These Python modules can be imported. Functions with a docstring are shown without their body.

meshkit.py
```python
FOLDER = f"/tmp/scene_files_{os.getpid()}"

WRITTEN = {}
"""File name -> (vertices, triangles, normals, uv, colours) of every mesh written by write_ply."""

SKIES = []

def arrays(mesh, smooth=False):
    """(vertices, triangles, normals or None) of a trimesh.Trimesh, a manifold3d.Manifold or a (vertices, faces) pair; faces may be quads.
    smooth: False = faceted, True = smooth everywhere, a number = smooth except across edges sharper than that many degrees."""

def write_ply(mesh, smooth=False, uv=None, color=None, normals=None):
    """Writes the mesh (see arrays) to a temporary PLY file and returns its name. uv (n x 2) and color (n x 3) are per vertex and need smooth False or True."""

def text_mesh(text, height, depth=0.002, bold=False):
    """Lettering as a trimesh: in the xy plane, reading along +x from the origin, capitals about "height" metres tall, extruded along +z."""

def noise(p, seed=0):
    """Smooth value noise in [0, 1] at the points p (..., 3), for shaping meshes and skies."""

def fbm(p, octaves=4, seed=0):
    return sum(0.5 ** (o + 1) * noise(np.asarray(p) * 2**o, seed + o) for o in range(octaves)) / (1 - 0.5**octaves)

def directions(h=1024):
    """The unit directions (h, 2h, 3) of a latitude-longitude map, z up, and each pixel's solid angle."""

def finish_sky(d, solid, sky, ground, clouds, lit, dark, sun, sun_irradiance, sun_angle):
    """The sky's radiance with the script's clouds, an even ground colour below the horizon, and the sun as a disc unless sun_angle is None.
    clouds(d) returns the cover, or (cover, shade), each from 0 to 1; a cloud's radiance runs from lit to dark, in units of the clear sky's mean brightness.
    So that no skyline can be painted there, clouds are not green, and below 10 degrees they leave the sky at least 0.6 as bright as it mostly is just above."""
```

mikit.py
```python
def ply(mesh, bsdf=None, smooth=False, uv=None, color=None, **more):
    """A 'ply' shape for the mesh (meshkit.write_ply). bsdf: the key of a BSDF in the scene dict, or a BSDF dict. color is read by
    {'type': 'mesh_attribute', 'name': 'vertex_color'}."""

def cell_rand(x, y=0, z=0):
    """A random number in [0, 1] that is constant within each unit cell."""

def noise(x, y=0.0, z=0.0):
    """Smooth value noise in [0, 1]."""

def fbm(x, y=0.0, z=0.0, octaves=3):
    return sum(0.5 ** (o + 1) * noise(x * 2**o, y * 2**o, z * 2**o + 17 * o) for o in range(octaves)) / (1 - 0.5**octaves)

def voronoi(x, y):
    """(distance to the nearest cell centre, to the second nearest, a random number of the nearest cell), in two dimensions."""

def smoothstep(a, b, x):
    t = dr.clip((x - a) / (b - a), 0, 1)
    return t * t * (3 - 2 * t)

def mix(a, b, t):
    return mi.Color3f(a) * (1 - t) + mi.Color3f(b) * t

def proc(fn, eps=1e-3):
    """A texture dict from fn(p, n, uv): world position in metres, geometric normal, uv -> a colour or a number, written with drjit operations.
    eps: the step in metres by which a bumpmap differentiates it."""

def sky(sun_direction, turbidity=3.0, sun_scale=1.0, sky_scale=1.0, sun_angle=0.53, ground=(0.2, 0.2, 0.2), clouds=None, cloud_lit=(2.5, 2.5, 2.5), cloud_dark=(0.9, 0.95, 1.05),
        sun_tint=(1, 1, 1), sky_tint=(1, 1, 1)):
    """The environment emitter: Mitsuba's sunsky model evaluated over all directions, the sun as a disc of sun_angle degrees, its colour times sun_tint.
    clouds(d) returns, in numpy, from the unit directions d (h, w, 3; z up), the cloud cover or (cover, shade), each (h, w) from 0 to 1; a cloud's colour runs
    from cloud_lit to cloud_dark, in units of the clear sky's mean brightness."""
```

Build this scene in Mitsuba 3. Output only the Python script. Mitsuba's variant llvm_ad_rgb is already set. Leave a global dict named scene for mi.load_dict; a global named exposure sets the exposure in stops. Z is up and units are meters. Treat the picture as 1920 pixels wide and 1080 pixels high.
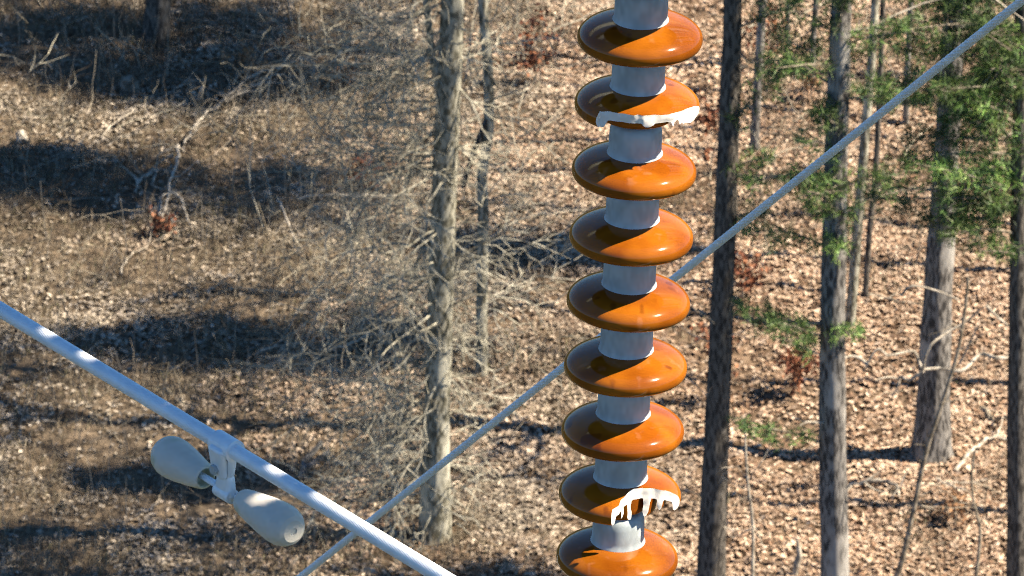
import math, random
import numpy as np, trimesh, manifold3d as m3, mitsuba as mi, drjit as dr
import mikit, meshkit
from mikit import noise, fbm, smoothstep, mix

# ---------------------------------------------------------------- camera, sky, exposure
H = 49.0                      # height of the camera above the forest floor
PITCH = math.radians(25.0)
FOV = 8.0
CAM = np.array([0, 0, H])
F = 960 / math.tan(math.radians(FOV / 2))          # focal length in pixels of a 1920 px wide picture
FWD = np.array([0, math.cos(PITCH), -math.sin(PITCH)])
UP = np.array([0, math.sin(PITCH), math.cos(PITCH)])
SUN = np.array([0.64, -0.06, 0.766]); SUN /= np.linalg.norm(SUN)
exposure = 3.3
scene, labels = {'type': 'scene'}, {}
scene['camera'] = {
    'type': 'thinlens', 'fov': FOV, 'fov_axis': 'x', 'near_clip': 0.1, 'far_clip': 3000.0,
    'aperture_radius': 0.0035, 'focus_distance': 15.2,
    'to_world': mi.ScalarTransform4f().look_at(origin=CAM.tolist(), target=(CAM + FWD).tolist(), up=[0, 0, 1]),
    'film': {'type': 'hdrfilm', 'width': 1024, 'height': 576}, 'sampler': {'type': 'independent', 'sample_count': 64}}
scene['sky_light'] = mikit.sky(SUN.tolist(), turbidity=2.0, sky_scale=0.36, sky_tint=(0.78, 1.08, 1.24), ground=(0.2, 0.16, 0.12))

# ---------------------------------------------------------------- helpers
def ray(x, y):
    d = FWD + np.array([1.0, 0, 0]) * (x - 960) / F - UP * (y - 540) / F
    return d
def at(x, y, depth):                       # the point of the place seen at a pixel, at a distance along the view axis
    return CAM + ray(x, y) * depth
def at_y(x, y, Y):                         # the same, at a distance Y over ground
    d = ray(x, y)
    return CAM + d * (Y / d[1])

def ground_h(x, y):
    x, y = np.asarray(x, float), np.asarray(y, float)
    p = np.stack([x, y, np.zeros_like(x)], -1)
    h = 0.9 * (meshkit.fbm(p / 7.0, 2, 3) - 0.5) + 0.34 * (meshkit.fbm(p / 1.6, 3, 9) - 0.5) + 0.10 * (meshkit.noise(p / 0.42, 5) - 0.5)
    return h * np.clip((y + 10) / 40, 0.2, 1)
def gp(x, y, lift=0.0):                    # the ground point seen at a pixel
    d = ray(x, y)
    t = -CAM[2] / d[2]
    for _ in range(6):
        p = CAM + d * t
        t += (grid_h(p[0], p[1]) - p[2]) / d[2]
    p = CAM + d * t
    return p + np.array([0, 0, lift])

def grid_h(x, y):                          # the same height read off the ground's own grid
    i = min(max(int(np.searchsorted(gx, x)) - 1, 0), nx - 2); j = min(max(int(np.searchsorted(gy, y)) - 1, 0), ny - 2)
    u, v = (x - gx[i]) / (gx[i + 1] - gx[i]), (y - gy[j]) / (gy[j + 1] - gy[j])
    return float((Z[j, i] * (1 - u) + Z[j, i + 1] * u) * (1 - v) + (Z[j + 1, i] * (1 - u) + Z[j + 1, i + 1] * u) * v)

def obj(key, mesh, bsdf, smooth=False, color=None):
    base, n = key, 1
    while key in scene:
        key = f'{base}_{n:03d}'; n += 1
    scene[key] = mikit.ply(mesh, bsdf, smooth=smooth, color=color)
    return key
KEYS = set()
def thing(name, label, cat, group=None):
    key, n = name, 1
    while key in KEYS or key in scene:
        key = f'{name}_{n:03d}'; n += 1
    KEYS.add(key)
    labels[key] = {'label': label, 'category': cat}
    if group: labels[key]['group'] = group
    return key

def frames(p):
    p = np.asarray(p, float)
    t = np.gradient(p, axis=0); t /= np.linalg.norm(t, axis=1, keepdims=True) + 1e-12
    ref = np.array([0, 0, 1.0]) if abs(t[:, 2]).mean() < 0.8 else np.array([1.0, 0, 0])
    a = np.cross(t, ref); a /= np.linalg.norm(a, axis=1, keepdims=True) + 1e-12
    return t, a, np.cross(t, a)
def tube(points, radii, sides=6, cap=True):
    p = np.asarray(points, float); n = len(p)
    t, a, b = frames(p)
    r = np.broadcast_to(np.asarray(radii, float), (n,))
    ang = np.arange(sides) * 2 * np.pi / sides
    v = p[:, None] + r[:, None, None] * (np.cos(ang)[None, :, None] * a[:, None] + np.sin(ang)[None, :, None] * b[:, None])
    v = v.reshape(-1, 3)
    i, j = np.meshgrid(np.arange(n - 1), np.arange(sides), indexing='ij')
    q = np.stack([i * sides + j, i * sides + (j + 1) % sides, (i + 1) * sides + (j + 1) % sides, (i + 1) * sides + j], -1).reshape(-1, 4)
    f = np.vstack([q[:, [0, 1, 2]], q[:, [0, 2, 3]]])
    if cap:
        c0, c1 = len(v), len(v) + 1
        v = np.vstack([v, p[:1], p[-1:]])
        k = np.arange(sides)
        f = np.vstack([f, np.stack([np.full(sides, c0), (k + 1) % sides, k], -1), np.stack([np.full(sides, c1), (n - 1) * sides + k, (n - 1) * sides + (k + 1) % sides], -1)])
    return v, f
class MB:                                  # joins pieces into one mesh
    def __init__(self): self.v, self.f, self.c, self.n = [], [], [], 0
    def add(self, vf, color=None):
        v, f = np.asarray(vf[0], float), np.asarray(vf[1], int)
        self.v.append(v); self.f.append(f + self.n); self.n += len(v)
        if color is not None: self.c.append(np.broadcast_to(np.asarray(color, float), (len(v), 3)))
        return self
    def build(self, key, bsdf, smooth=False):
        if not self.n: return None
        return obj(key, (np.vstack(self.v), np.vstack(self.f)), bsdf, smooth, np.vstack(self.c) if self.c else None)
def spline(pts, n):
    pts = np.asarray(pts, float)
    if len(pts) == 2: return pts[0] + (pts[1] - pts[0]) * np.linspace(0, 1, n)[:, None]
    from scipy.interpolate import CubicSpline, PchipInterpolator
    d = np.r_[0, np.cumsum(np.linalg.norm(np.diff(pts, axis=0), axis=1))]
    return PchipInterpolator(d, pts)(np.linspace(0, d[-1], n))
def unit(v): return v / (np.linalg.norm(v) + 1e-12)
def lathe(profile, n=96):                  # (r, z) pairs -> closed surface of revolution
    m = trimesh.creation.revolve(np.asarray(profile, float), sections=n)
    return m
def moved(m, T):
    m = m.copy(); m.apply_transform(T); return m
def basis(z, x=None):                      # rotation whose z axis is the given direction
    z = unit(np.asarray(z, float))
    x = np.array([1.0, 0, 0]) if x is None else np.asarray(x, float)
    x = unit(x - z * (x @ z)); y = np.cross(z, x)
    M = np.eye(4); M[:3, 0], M[:3, 1], M[:3, 2] = x, y, z
    return M
def place(origin, R):
    M = R.copy(); M[:3, 3] = origin; return M

# ---------------------------------------------------------------- materials
def two(b): return {'type': 'twosided', 'bsdf': b}
VCOL = {'type': 'mesh_attribute', 'name': 'vertex_color'}
scene['m_leaf'] = two({'type': 'diffuse', 'reflectance': VCOL})
scene['m_needle'] = two({'type': 'principled', 'base_color': VCOL, 'roughness': 0.55, 'specular': 0.4})
def ground_col(p, n, uv):
    a = fbm(p.x * 2.3, p.y * 2.3, 0.0, 3); b = noise(p.x * 11, p.y * 11, 3.0); c = noise(p.x * 19 + 5, p.y * 13, 1.0)
    left = smoothstep(2.0, -4.0, p.x)
    base = mix((0.06, 0.043, 0.031), (0.16, 0.118, 0.085), smoothstep(0.3, 0.7, a * 0.5 + b * 0.5))
    base = mix(base, (0.16, 0.122, 0.09), smoothstep(0.62, 0.8, c) * 0.7)
    base = mix(base, mi.Color3f(0.125, 0.108, 0.082) * (0.55 + 0.9 * b), left * 0.55)
    scrub = mix((0.022, 0.028, 0.016), (0.05, 0.05, 0.032), fbm(p.x * 0.5, p.y * 0.5, 2.0, 3))
    away = dr.maximum(smoothstep(88.0, 80.0, p.y), smoothstep(14.0, 18.0, dr.abs(p.x)))
    return mix(base, scrub, dr.maximum(away, smoothstep(126.0, 132.0, p.y)))
scene['m_ground'] = two({'type': 'diffuse', 'reflectance': mikit.proc(ground_col)})
def bark(dark, light, sx, sz, blot=None):
    def fn(p, n, uv):
        a = fbm(p.x * sx, p.y * sx, p.z * sz, 3)
        c = mix(dark, light, smoothstep(0.34, 0.66, a))
        if blot is not None:
            c = mix(c, blot, smoothstep(0.56, 0.68, fbm(p.x * 3.1 + 7, p.y * 3.1, p.z * 1.7, 3)) * 0.8)
        return c
    return two({'type': 'diffuse', 'reflectance': mikit.proc(fn)})
scene['m_pale_bark'] = bark((0.10, 0.10, 0.08), (0.34, 0.34, 0.29), 26, 8, (0.48, 0.48, 0.41))
scene['m_pine_bark'] = bark((0.05, 0.049, 0.049), (0.235, 0.23, 0.222), 42, 7, (0.36, 0.355, 0.34))
scene['m_dark_bark'] = bark((0.042, 0.04, 0.038), (0.15, 0.142, 0.13), 44, 8)
scene['m_twig'] = bark((0.14, 0.125, 0.10), (0.31, 0.28, 0.23), 9, 9)
scene['m_lichen_twig'] = bark((0.19, 0.187, 0.155), (0.41, 0.405, 0.345), 9, 9)
scene['m_dead_wood'] = bark((0.25, 0.23, 0.195), (0.48, 0.45, 0.39), 12, 12)
scene['m_rotten'] = bark((0.06, 0.062, 0.065), (0.22, 0.22, 0.22), 18, 30)

def glaze_col(p, n, uv):
    a = fbm(p.x * 14, p.y * 14, p.z * 9, 3); b = fbm(p.x * 34 + 3, p.y * 34, p.z * 20, 2)
    c = mix((0.19, 0.050, 0.003), (0.30, 0.094, 0.006), smoothstep(0.3, 0.7, a))
    c = mix(c, (0.085, 0.019, 0.003), smoothstep(0.70, 0.84, b) * 0.6)
    return c * (0.82 + 0.4 * noise(p.z * 6.3, p.x * 3.0, 1.0)) + mi.Color3f(0.03, 0.027, 0.024) * smoothstep(0.66, 0.85, fbm(p.x * 50, p.y * 50, p.z * 16, 3))
def glaze_rough(p, n, uv): return 0.07 + 0.06 * smoothstep(0.45, 0.75, fbm(p.x * 22, p.y * 22, p.z * 22, 2))
scene['m_glaze'] = two({'type': 'principled', 'base_color': mikit.proc(glaze_col), 'roughness': mikit.proc(glaze_rough), 'specular': 0.32, 'clearcoat': 0.12, 'clearcoat_gloss': 0.95})
scene['m_porcelain'] = two({'type': 'principled', 'base_color': mikit.proc(lambda p, n, uv: mix((0.60, 0.59, 0.565), (0.76, 0.75, 0.72), fbm(p.x * 60, p.y * 60, p.z * 60, 3))), 'roughness': 0.5, 'specular': 0.3})
def galv(lo, hi):
    def fn(p, n, uv):
        a = fbm(p.x * 38, p.y * 38, p.z * 24, 3); b = noise(p.x * 130, p.y * 130, p.z * 40)
        return mix(lo, hi, smoothstep(0.25, 0.75, 0.75 * a + 0.25 * b))
    return fn
scene['m_cap'] = two({'type': 'principled', 'base_color': mikit.proc(galv((0.29, 0.35, 0.385), (0.41, 0.48, 0.52))), 'roughness': 0.55, 'specular': 0.5, 'metallic': 0.15})
scene['m_dark_steel'] = two({'type': 'principled', 'base_color': {'type': 'rgb', 'value': [0.16, 0.16, 0.165]}, 'roughness': 0.5, 'metallic': 0.5})
scene['m_aluminium'] = two({'type': 'principled', 'base_color': mikit.proc(galv((0.64, 0.73, 0.82), (0.73, 0.82, 0.90))), 'roughness': 0.45, 'metallic': 0.2, 'specular': 0.5})
scene['m_guy'] = two({'type': 'principled', 'base_color': mikit.proc(galv((0.62, 0.72, 0.82), (0.70, 0.80, 0.90))), 'roughness': 0.45, 'metallic': 0.15, 'specular': 0.5})
def weight_col(p, n, uv):
    a = fbm(p.x * 16, p.y * 16, p.z * 16, 3); b = noise(p.x * 90, p.y * 90, p.z * 90)
    c = mix((0.48, 0.475, 0.44), (0.62, 0.615, 0.57), 0.7 * a + 0.3 * b)
    return mix(c, (0.36, 0.38, 0.24), smoothstep(0.52, 0.70, a) * 0.6)
scene['m_weight'] = two({'type': 'principled', 'base_color': mikit.proc(weight_col), 'roughness': 0.55, 'specular': 0.4})

# ---------------------------------------------------------------- ground
def axis(lo, hi, step, far_lo, far_hi):
    mid = np.arange(lo, hi + 1e-6, step)
    g = np.cumsum(0.3 * 1.35 ** np.arange(40))
    a = (lo - g)[::-1]; b = hi + g
    return np.r_[far_lo, a[a > far_lo], mid, b[b < far_hi], far_hi]
gx, gy = axis(-13, 13, 0.14, -900, 900), axis(90, 126, 0.14, -400, 1500)
X, Y = np.meshgrid(gx, gy)
Z = ground_h(X, Y)
nx, ny = len(gx), len(gy)
i, j = np.meshgrid(np.arange(ny - 1), np.arange(nx - 1), indexing='ij')
q = np.stack([i * nx + j, i * nx + j + 1, (i + 1) * nx + j + 1, (i + 1) * nx + j], -1).reshape(-1, 4)
obj('ground', (np.stack([X, Y, Z], -1).reshape(-1, 3), q), 'm_ground', True)
labels['ground'] = {'label': 'brown leaf covered forest floor seen from above', 'kind': 'structure'}

# ---------------------------------------------------------------- leaf litter, grass
rng = np.random.default_rng(7)
def scatter(n, x0, x1, y0, y1, keep):
    x, y = rng.uniform(x0, x1, n), rng.uniform(y0, y1, n)
    k = rng.random(n) < keep(x, y)
    return x[k], y[k]
def in_view(x, y, m=1.12): return np.abs(x) < 0.0699 * np.hypot(y, H) * m
def pnoise(x, y, s, seed, oct=2): return meshkit.fbm(np.stack([x / s, y / s, np.zeros_like(x)], -1), oct, seed)
def leafy(x, y):
    c = pnoise(x, y, 1.1, 21, 3)
    d = np.clip(0.60 + (c - 0.5) * 2.4 + np.clip(x, -5, 5) * 0.08, 0.06, 1)
    return d * np.where(in_view(x, y), 1.0, 0.3)
lx, ly = scatter(420000, -13, 13, 92.5, 122, leafy)
n = len(lx)
L = rng.uniform(0.055, 0.135, n); W = L * rng.uniform(0.4, 0.75, n)
yaw = rng.uniform(0, 2 * np.pi, n); tilt = rng.normal(0, 0.30, n); roll = rng.normal(0, 0.32, n); curl = rng.uniform(-0.15, 0.55, n)
base = np.stack([lx, ly, ground_h(lx, ly) + 0.012 + rng.random(n) * 0.045], -1)
d = np.stack([np.cos(yaw) * np.cos(tilt), np.sin(yaw) * np.cos(tilt), np.sin(tilt)], -1)
s0 = np.stack([-np.sin(yaw), np.cos(yaw), np.zeros(n)], -1)
nn = np.cross(d, s0)
s = s0 * np.cos(roll)[:, None] + nn * np.sin(roll)[:, None]; nn = np.cross(d, s)
up = nn * (W * curl)[:, None]
v = np.stack([base - d * L[:, None] / 2, base + s * W[:, None] / 2 + up, base + d * L[:, None] / 2 + nn * (L * curl * 0.4)[:, None], base - s * W[:, None] / 2 + up], 1).reshape(-1, 3)
k = np.arange(n)[:, None] * 4
f = np.vstack([k + [0, 1, 2], k + [0, 2, 3]])
pal = np.array([[0.295, 0.222, 0.168], [0.37, 0.287, 0.22], [0.25, 0.175, 0.124], [0.19, 0.124, 0.086], [0.43, 0.352, 0.282], [0.275, 0.218, 0.172], [0.13, 0.088, 0.066]])
col = pal[rng.choice(7, n, p=[.23, .24, .16, .10, .13, .09, .05])] * rng.uniform(0.85, 1.3, (n, 1))
patch = pnoise(lx, ly, 0.9, 61, 3)[:, None]; col = col * (0.62 + 0.85 * patch)
grey = np.clip(0.35 - lx * 0.11 + (pnoise(lx, ly, 2.2, 31) - 0.5) * 1.4, 0, 0.85)[:, None]
col = col * (1 - grey) + grey * (col.mean(1, keepdims=True) * np.array([1.03, 0.95, 0.81]) * 1.06)
obj('leaf_litter', (v, f), 'm_leaf', False, np.repeat(col, 4, 0))
labels['leaf_litter'] = {'label': 'fallen dry tan and brown leaves carpeting the forest floor', 'category': 'leaves', 'kind': 'stuff'}

def grassy(x, y):
    c = pnoise(x, y, 1.5, 41, 3)
    return np.clip((c - 0.44) * 3.0 + np.clip(-x, -4, 6) * 0.13, 0.0, 1) * in_view(x, y, 1.25)
hx, hy = scatter(210000, -11, 11, 93, 121, grassy)
n = len(hx)
hh = rng.uniform(0.08, 0.36, n) * (0.6 + 0.8 * pnoise(hx, hy, 2.0, 51)); w = rng.uniform(0.004, 0.009, n)
yaw = rng.uniform(0, 2 * np.pi, n); lean = rng.uniform(0.3, 1.9, n)
dirh = np.stack([np.cos(yaw), np.sin(yaw), np.zeros(n)], -1); side = np.stack([-np.sin(yaw), np.cos(yaw), np.zeros(n)], -1)
side = side * 0.5 + np.array([0.6, 0, 0]); side /= np.linalg.norm(side, axis=1, keepdims=True)
b = np.stack([hx, hy, ground_h(hx, hy) - 0.01], -1)
up = np.array([0, 0, 1.0])
m = b + hh[:, None] * 0.55 * (up * np.cos(lean * 0.5)[:, None] + dirh * np.sin(lean * 0.5)[:, None])
t = m + hh[:, None] * 0.45 * (up * np.cos(lean * 1.5)[:, None] + dirh * np.sin(lean * 1.5)[:, None])
v = np.stack([b - side * w[:, None], b + side * w[:, None], m + side * w[:, None] * 0.8, m - side * w[:, None] * 0.8, t], 1).reshape(-1, 3)
k = np.arange(n)[:, None] * 5
f = np.vstack([k + [0, 1, 2], k + [0, 2, 3], k + [3, 2, 4]])
pal = np.array([[0.27, 0.235, 0.18], [0.19, 0.165, 0.125], [0.36, 0.32, 0.25], [0.11, 0.095, 0.075], [0.16, 0.16, 0.095]])
col = pal[rng.choice(5, n, p=[.34, .30, .14, .16, .06])] * rng.uniform(0.75, 1.2, (n, 1))
obj('dry_grass', (v, f), 'm_leaf', False, np.repeat(col, 5, 0))
labels['dry_grass'] = {'label': 'dead straw coloured grass among the fallen leaves', 'category': 'grass', 'kind': 'stuff'}

# ---------------------------------------------------------------- woody things
R = random.Random(11)
def wander(p, d, length, n, jit, droop=0.0, rg=None):
    rg = rg or R
    pts = [np.asarray(p, float)]; d = unit(np.asarray(d, float))
    for _ in range(n):
        d = unit(d + np.array([rg.gauss(0, jit), rg.gauss(0, jit), rg.gauss(0, jit) - droop]))
        pts.append(pts[-1] + d * length / n)
    return np.array(pts)
def twig_tree(mb, p, d, length, r, level, jit=0.22, droop=0.03, kids=4, rg=None, sides=3, color=None):
    rg = rg or R
    n = 5 if level else 4
    pts = wander(p, d, length, n, jit, droop, rg)
    mb.add(tube(pts, np.linspace(r, r * 0.4, n + 1), sides if r < 0.02 else 5, cap=False), color)
    if level <= 0: return
    for _ in range(kids):
        k = rg.randint(1, n); dd = unit(pts[k] - pts[k - 1])
        side = unit(np.cross(dd, [rg.gauss(0, 1), rg.gauss(0, 1), rg.gauss(0, 1)]))
        twig_tree(mb, pts[k], unit(dd * 0.75 + side * rg.uniform(0.5, 1.0)), length * rg.uniform(0.35, 0.62), r * 0.55, level - 1, jit, droop, kids, rg, sides, color)

def trunk_mesh(pts, radii, sides=22, rough=0.10, seed=0, flare=0.0, step=0.11):
    pts = np.asarray(pts, float)
    d = np.r_[0, np.cumsum(np.linalg.norm(np.diff(pts, axis=0), axis=1))]
    n = max(8, int(d[-1] / step))
    p = spline(pts, n); r = np.interp(np.linspace(0, d[-1], n), d, radii)
    s = np.linspace(0, d[-1], n)
    v, f = tube(p, r, sides)
    c = np.repeat(p, sides, 0); body = v[:n * sides]
    out = body - c; rr = np.linalg.norm(out, axis=1, keepdims=True)
    q = np.column_stack([out / rr * 3.2, np.repeat(s, sides) * 1.3])
    fis = meshkit.fbm(np.column_stack([q[:, 0] * 1.6, q[:, 1] * 1.6 + q[:, 2], q[:, 3] * 1.1]), 3, seed) - 0.5
    low = meshkit.noise(np.column_stack([q[:, 0] * 0.35, q[:, 1] * 0.35, q[:, 3] * 0.4]), seed + 7) - 0.5
    k = 1 + rough * 1.7 * fis + 0.10 * low
    if flare:
        ang = np.arctan2(out[:, 1], out[:, 0])
        k += flare * np.exp(-np.repeat(s, sides) / 0.42)[:].reshape(-1) * (0.62 + 0.38 * np.cos(ang * 4 + seed))
    v[:n * sides] = c + out * k[:, None]
    return v, f

def tree_path(px, Y, base_lift=0.0, top=16.0, extra_lean=0.0):
    """px: points (x, y) of the photograph up the trunk; Y: where it stands; goes on up to the top height above the frame."""
    pts = [at_y(x, y, Y) for x, y in px]
    g = float(ground_h(pts[0][0], Y))
    p0 = pts[0].copy()
    if p0[2] > g:                       # the foot is below the frame
        d = (pts[0] - pts[1]) / max(pts[1][2] - pts[0][2], 0.1)
        p0 = pts[0] + d * (p0[2] - g + 0.25)
        pts = [p0] + pts
    else:
        pts[0][2] = g - 0.15
    d = unit(pts[-1] - pts[-2]); d = unit(d * 0.4 + np.array([0, 0, 1.0]))
    while pts[-1][2] < top: pts.append(pts[-1] + d * 2.0)
    return np.array(pts)

def pxm(Y, z=0): return math.hypot(Y, H - z) / F    # metres per pixel there

def bare_crown(mb, path, radii, h0, n, spread, seed, level=2):
    rg = random.Random(seed)
    for _ in range(n):
        z = rg.uniform(h0, path[-1][2])
        k = np.searchsorted(path[:, 2], z); k = min(max(k, 1), len(path) - 1)
        u = (z - path[k - 1][2]) / (path[k][2] - path[k - 1][2] + 1e-9)
        p = path[k - 1] + (path[k] - path[k - 1]) * u
        a = rg.uniform(0, 2 * math.pi)
        twig_tree(mb, p, [math.cos(a), math.sin(a), rg.uniform(0.3, 1.1)], spread * rg.uniform(0.5, 1.0), 0.06, level, 0.16, -0.02, 5, rg)

def needle_arrays(centres, dirs, count, length, width, seed, pal):
    rg = np.random.default_rng(seed)
    m = len(centres); n = m * count
    c = np.repeat(centres, count, 0) + rg.normal(0, length * 0.25, (n, 3)); d0 = np.repeat(dirs, count, 0)
    d = d0 * 0.7 + rg.normal(0, 0.75, (n, 3)); d /= np.linalg.norm(d, axis=1, keepdims=True)
    s = np.cross(d, rg.normal(0, 1, (n, 3))); s /= np.linalg.norm(s, axis=1, keepdims=True)
    l = length * rg.uniform(0.6, 1.2, (n, 1))
    v = np.stack([c - s * width, c + s * width, c + d * l], 1).reshape(-1, 3)
    f = np.arange(n * 3).reshape(-1, 3)
    tone = np.repeat(rg.uniform(0.6, 1.35, (m, 1)), count, 0) * rg.uniform(0.8, 1.2, (n, 1))
    col = np.asarray(pal)[rg.choice(len(pal), n)] * tone
    return v, f, np.repeat(col, 3, 0)
GREEN = [[0.052, 0.105, 0.030], [0.072, 0.135, 0.034], [0.036, 0.072, 0.028], [0.095, 0.150, 0.038]]
def pine_crown(key, path, h0, h1, rad, n, seed, count=46):
    """needle clumps in whorls round the upper stem, gaps between"""
    rg = np.random.default_rng(seed)
    cs, ds, mb = [], [], MB()
    z = h0
    while z < h1:
        x = np.interp(z, path[:, 2], path[:, 0]); y = np.interp(z, path[:, 2], path[:, 1])
        for _ in range(rg.integers(3, 6)):
            a = rg.uniform(0, 2 * np.pi); ln = rad * (1 - 0.7 * (z - h0) / (h1 - h0)) * rg.uniform(0.55, 1.05)
            d = np.array([math.cos(a), math.sin(a), rg.uniform(0.0, 0.3)])
            pts = wander([x, y, z], d, ln, 6, 0.10, 0.01, random.Random(int(rg.integers(1e9))))
            mb.add(tube(pts, np.linspace(0.045, 0.012, 7), 4, cap=False))
            for k in range(2, 7):
                for _ in range(n):
                    cs.append(pts[k] + rg.normal(0, 0.22 + 0.05 * ln, 3) * [1, 1, 0.5]); ds.append(d + rg.normal(0, 0.5, 3))
        z += rg.uniform(0.45, 0.8)
    v, f, c = needle_arrays(np.array(cs), np.array(ds), count, 0.17, 0.008, seed, GREEN)
    labels[mb.build(key + '__limbs', 'm_dark_bark')] = {'kind': 'stuff'}
    k = obj(key + '__crown', (v, f), 'm_needle', False, c)
    labels[k] = {'kind': 'stuff'}

def bough(owner, p0, p1, length_tuft, n_tufts, seed, bright=1.0, width=0.5, count=19):
    """one needle bearing bough of a pine: its stem a part, its needles one part of it"""
    rg = np.random.default_rng(seed)
    p0, p1 = np.asarray(p0), np.asarray(p1)
    mid = (p0 + p1) / 2 + np.array([0, rg.normal(0, 0.1), 0.08])
    pts = spline([p0, mid, p1], 8)
    mb = MB(); mb.add(tube(pts, np.linspace(0.020, 0.006, 8), 5))
    cs, ds = [], []
    along = unit(p1 - p0)
    for _ in range(n_tufts):
        u = rg.uniform(0.15, 1.0) ** 0.8
        p = p0 + (p1 - p0) * u + np.array([0, 0, 0.05])
        off = np.cross(along, unit(rg.normal(0, 1, 3))) * rg.uniform(0.05, 1.0) * width * 1.35 * (0.5 + 0.6 * math.sin(math.pi * u)) * np.array([1, 1, 0.55])
        c = p + off
        if np.linalg.norm(off) > 0.12: mb.add(tube(np.array([p, (p + c) / 2 + [0, 0, -0.02], c]), [0.007, 0.005, 0.003], 3, cap=False))
        cs.append(c); ds.append(unit(off) * 0.6 + along * 0.7)
    k = mb.build(owner + '__bough', 'm_twig')
    v, f, c = needle_arrays(np.array(cs), np.array(ds), count, length_tuft, 0.008, seed + 5, np.array(GREEN) * bright)
    obj(k + '__needles', (v, f), 'm_needle', False, c)

# ---- the pale tree left of the insulator string, with its tangle of dead twigs
Y1 = gp(815, 1010)[1]
path = tree_path([(815, 1012), (820, 760), (828, 500), (838, 250), (848, 10)], Y1, top=17)
u = pxm(Y1)
t1 = thing('hardwood_tree', 'pale grey barked tree with a tangle of dead twigs left of the insulator string', 'tree')
rad = np.interp(path[:, 2], [0, 0.6, 9, 17], [30 * u, 25 * u, 22 * u, 0.06])
obj(t1 + '__trunk', trunk_mesh(path, rad, 24, 0.10, 3, 0.35), 'm_pale_bark', True)
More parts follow.
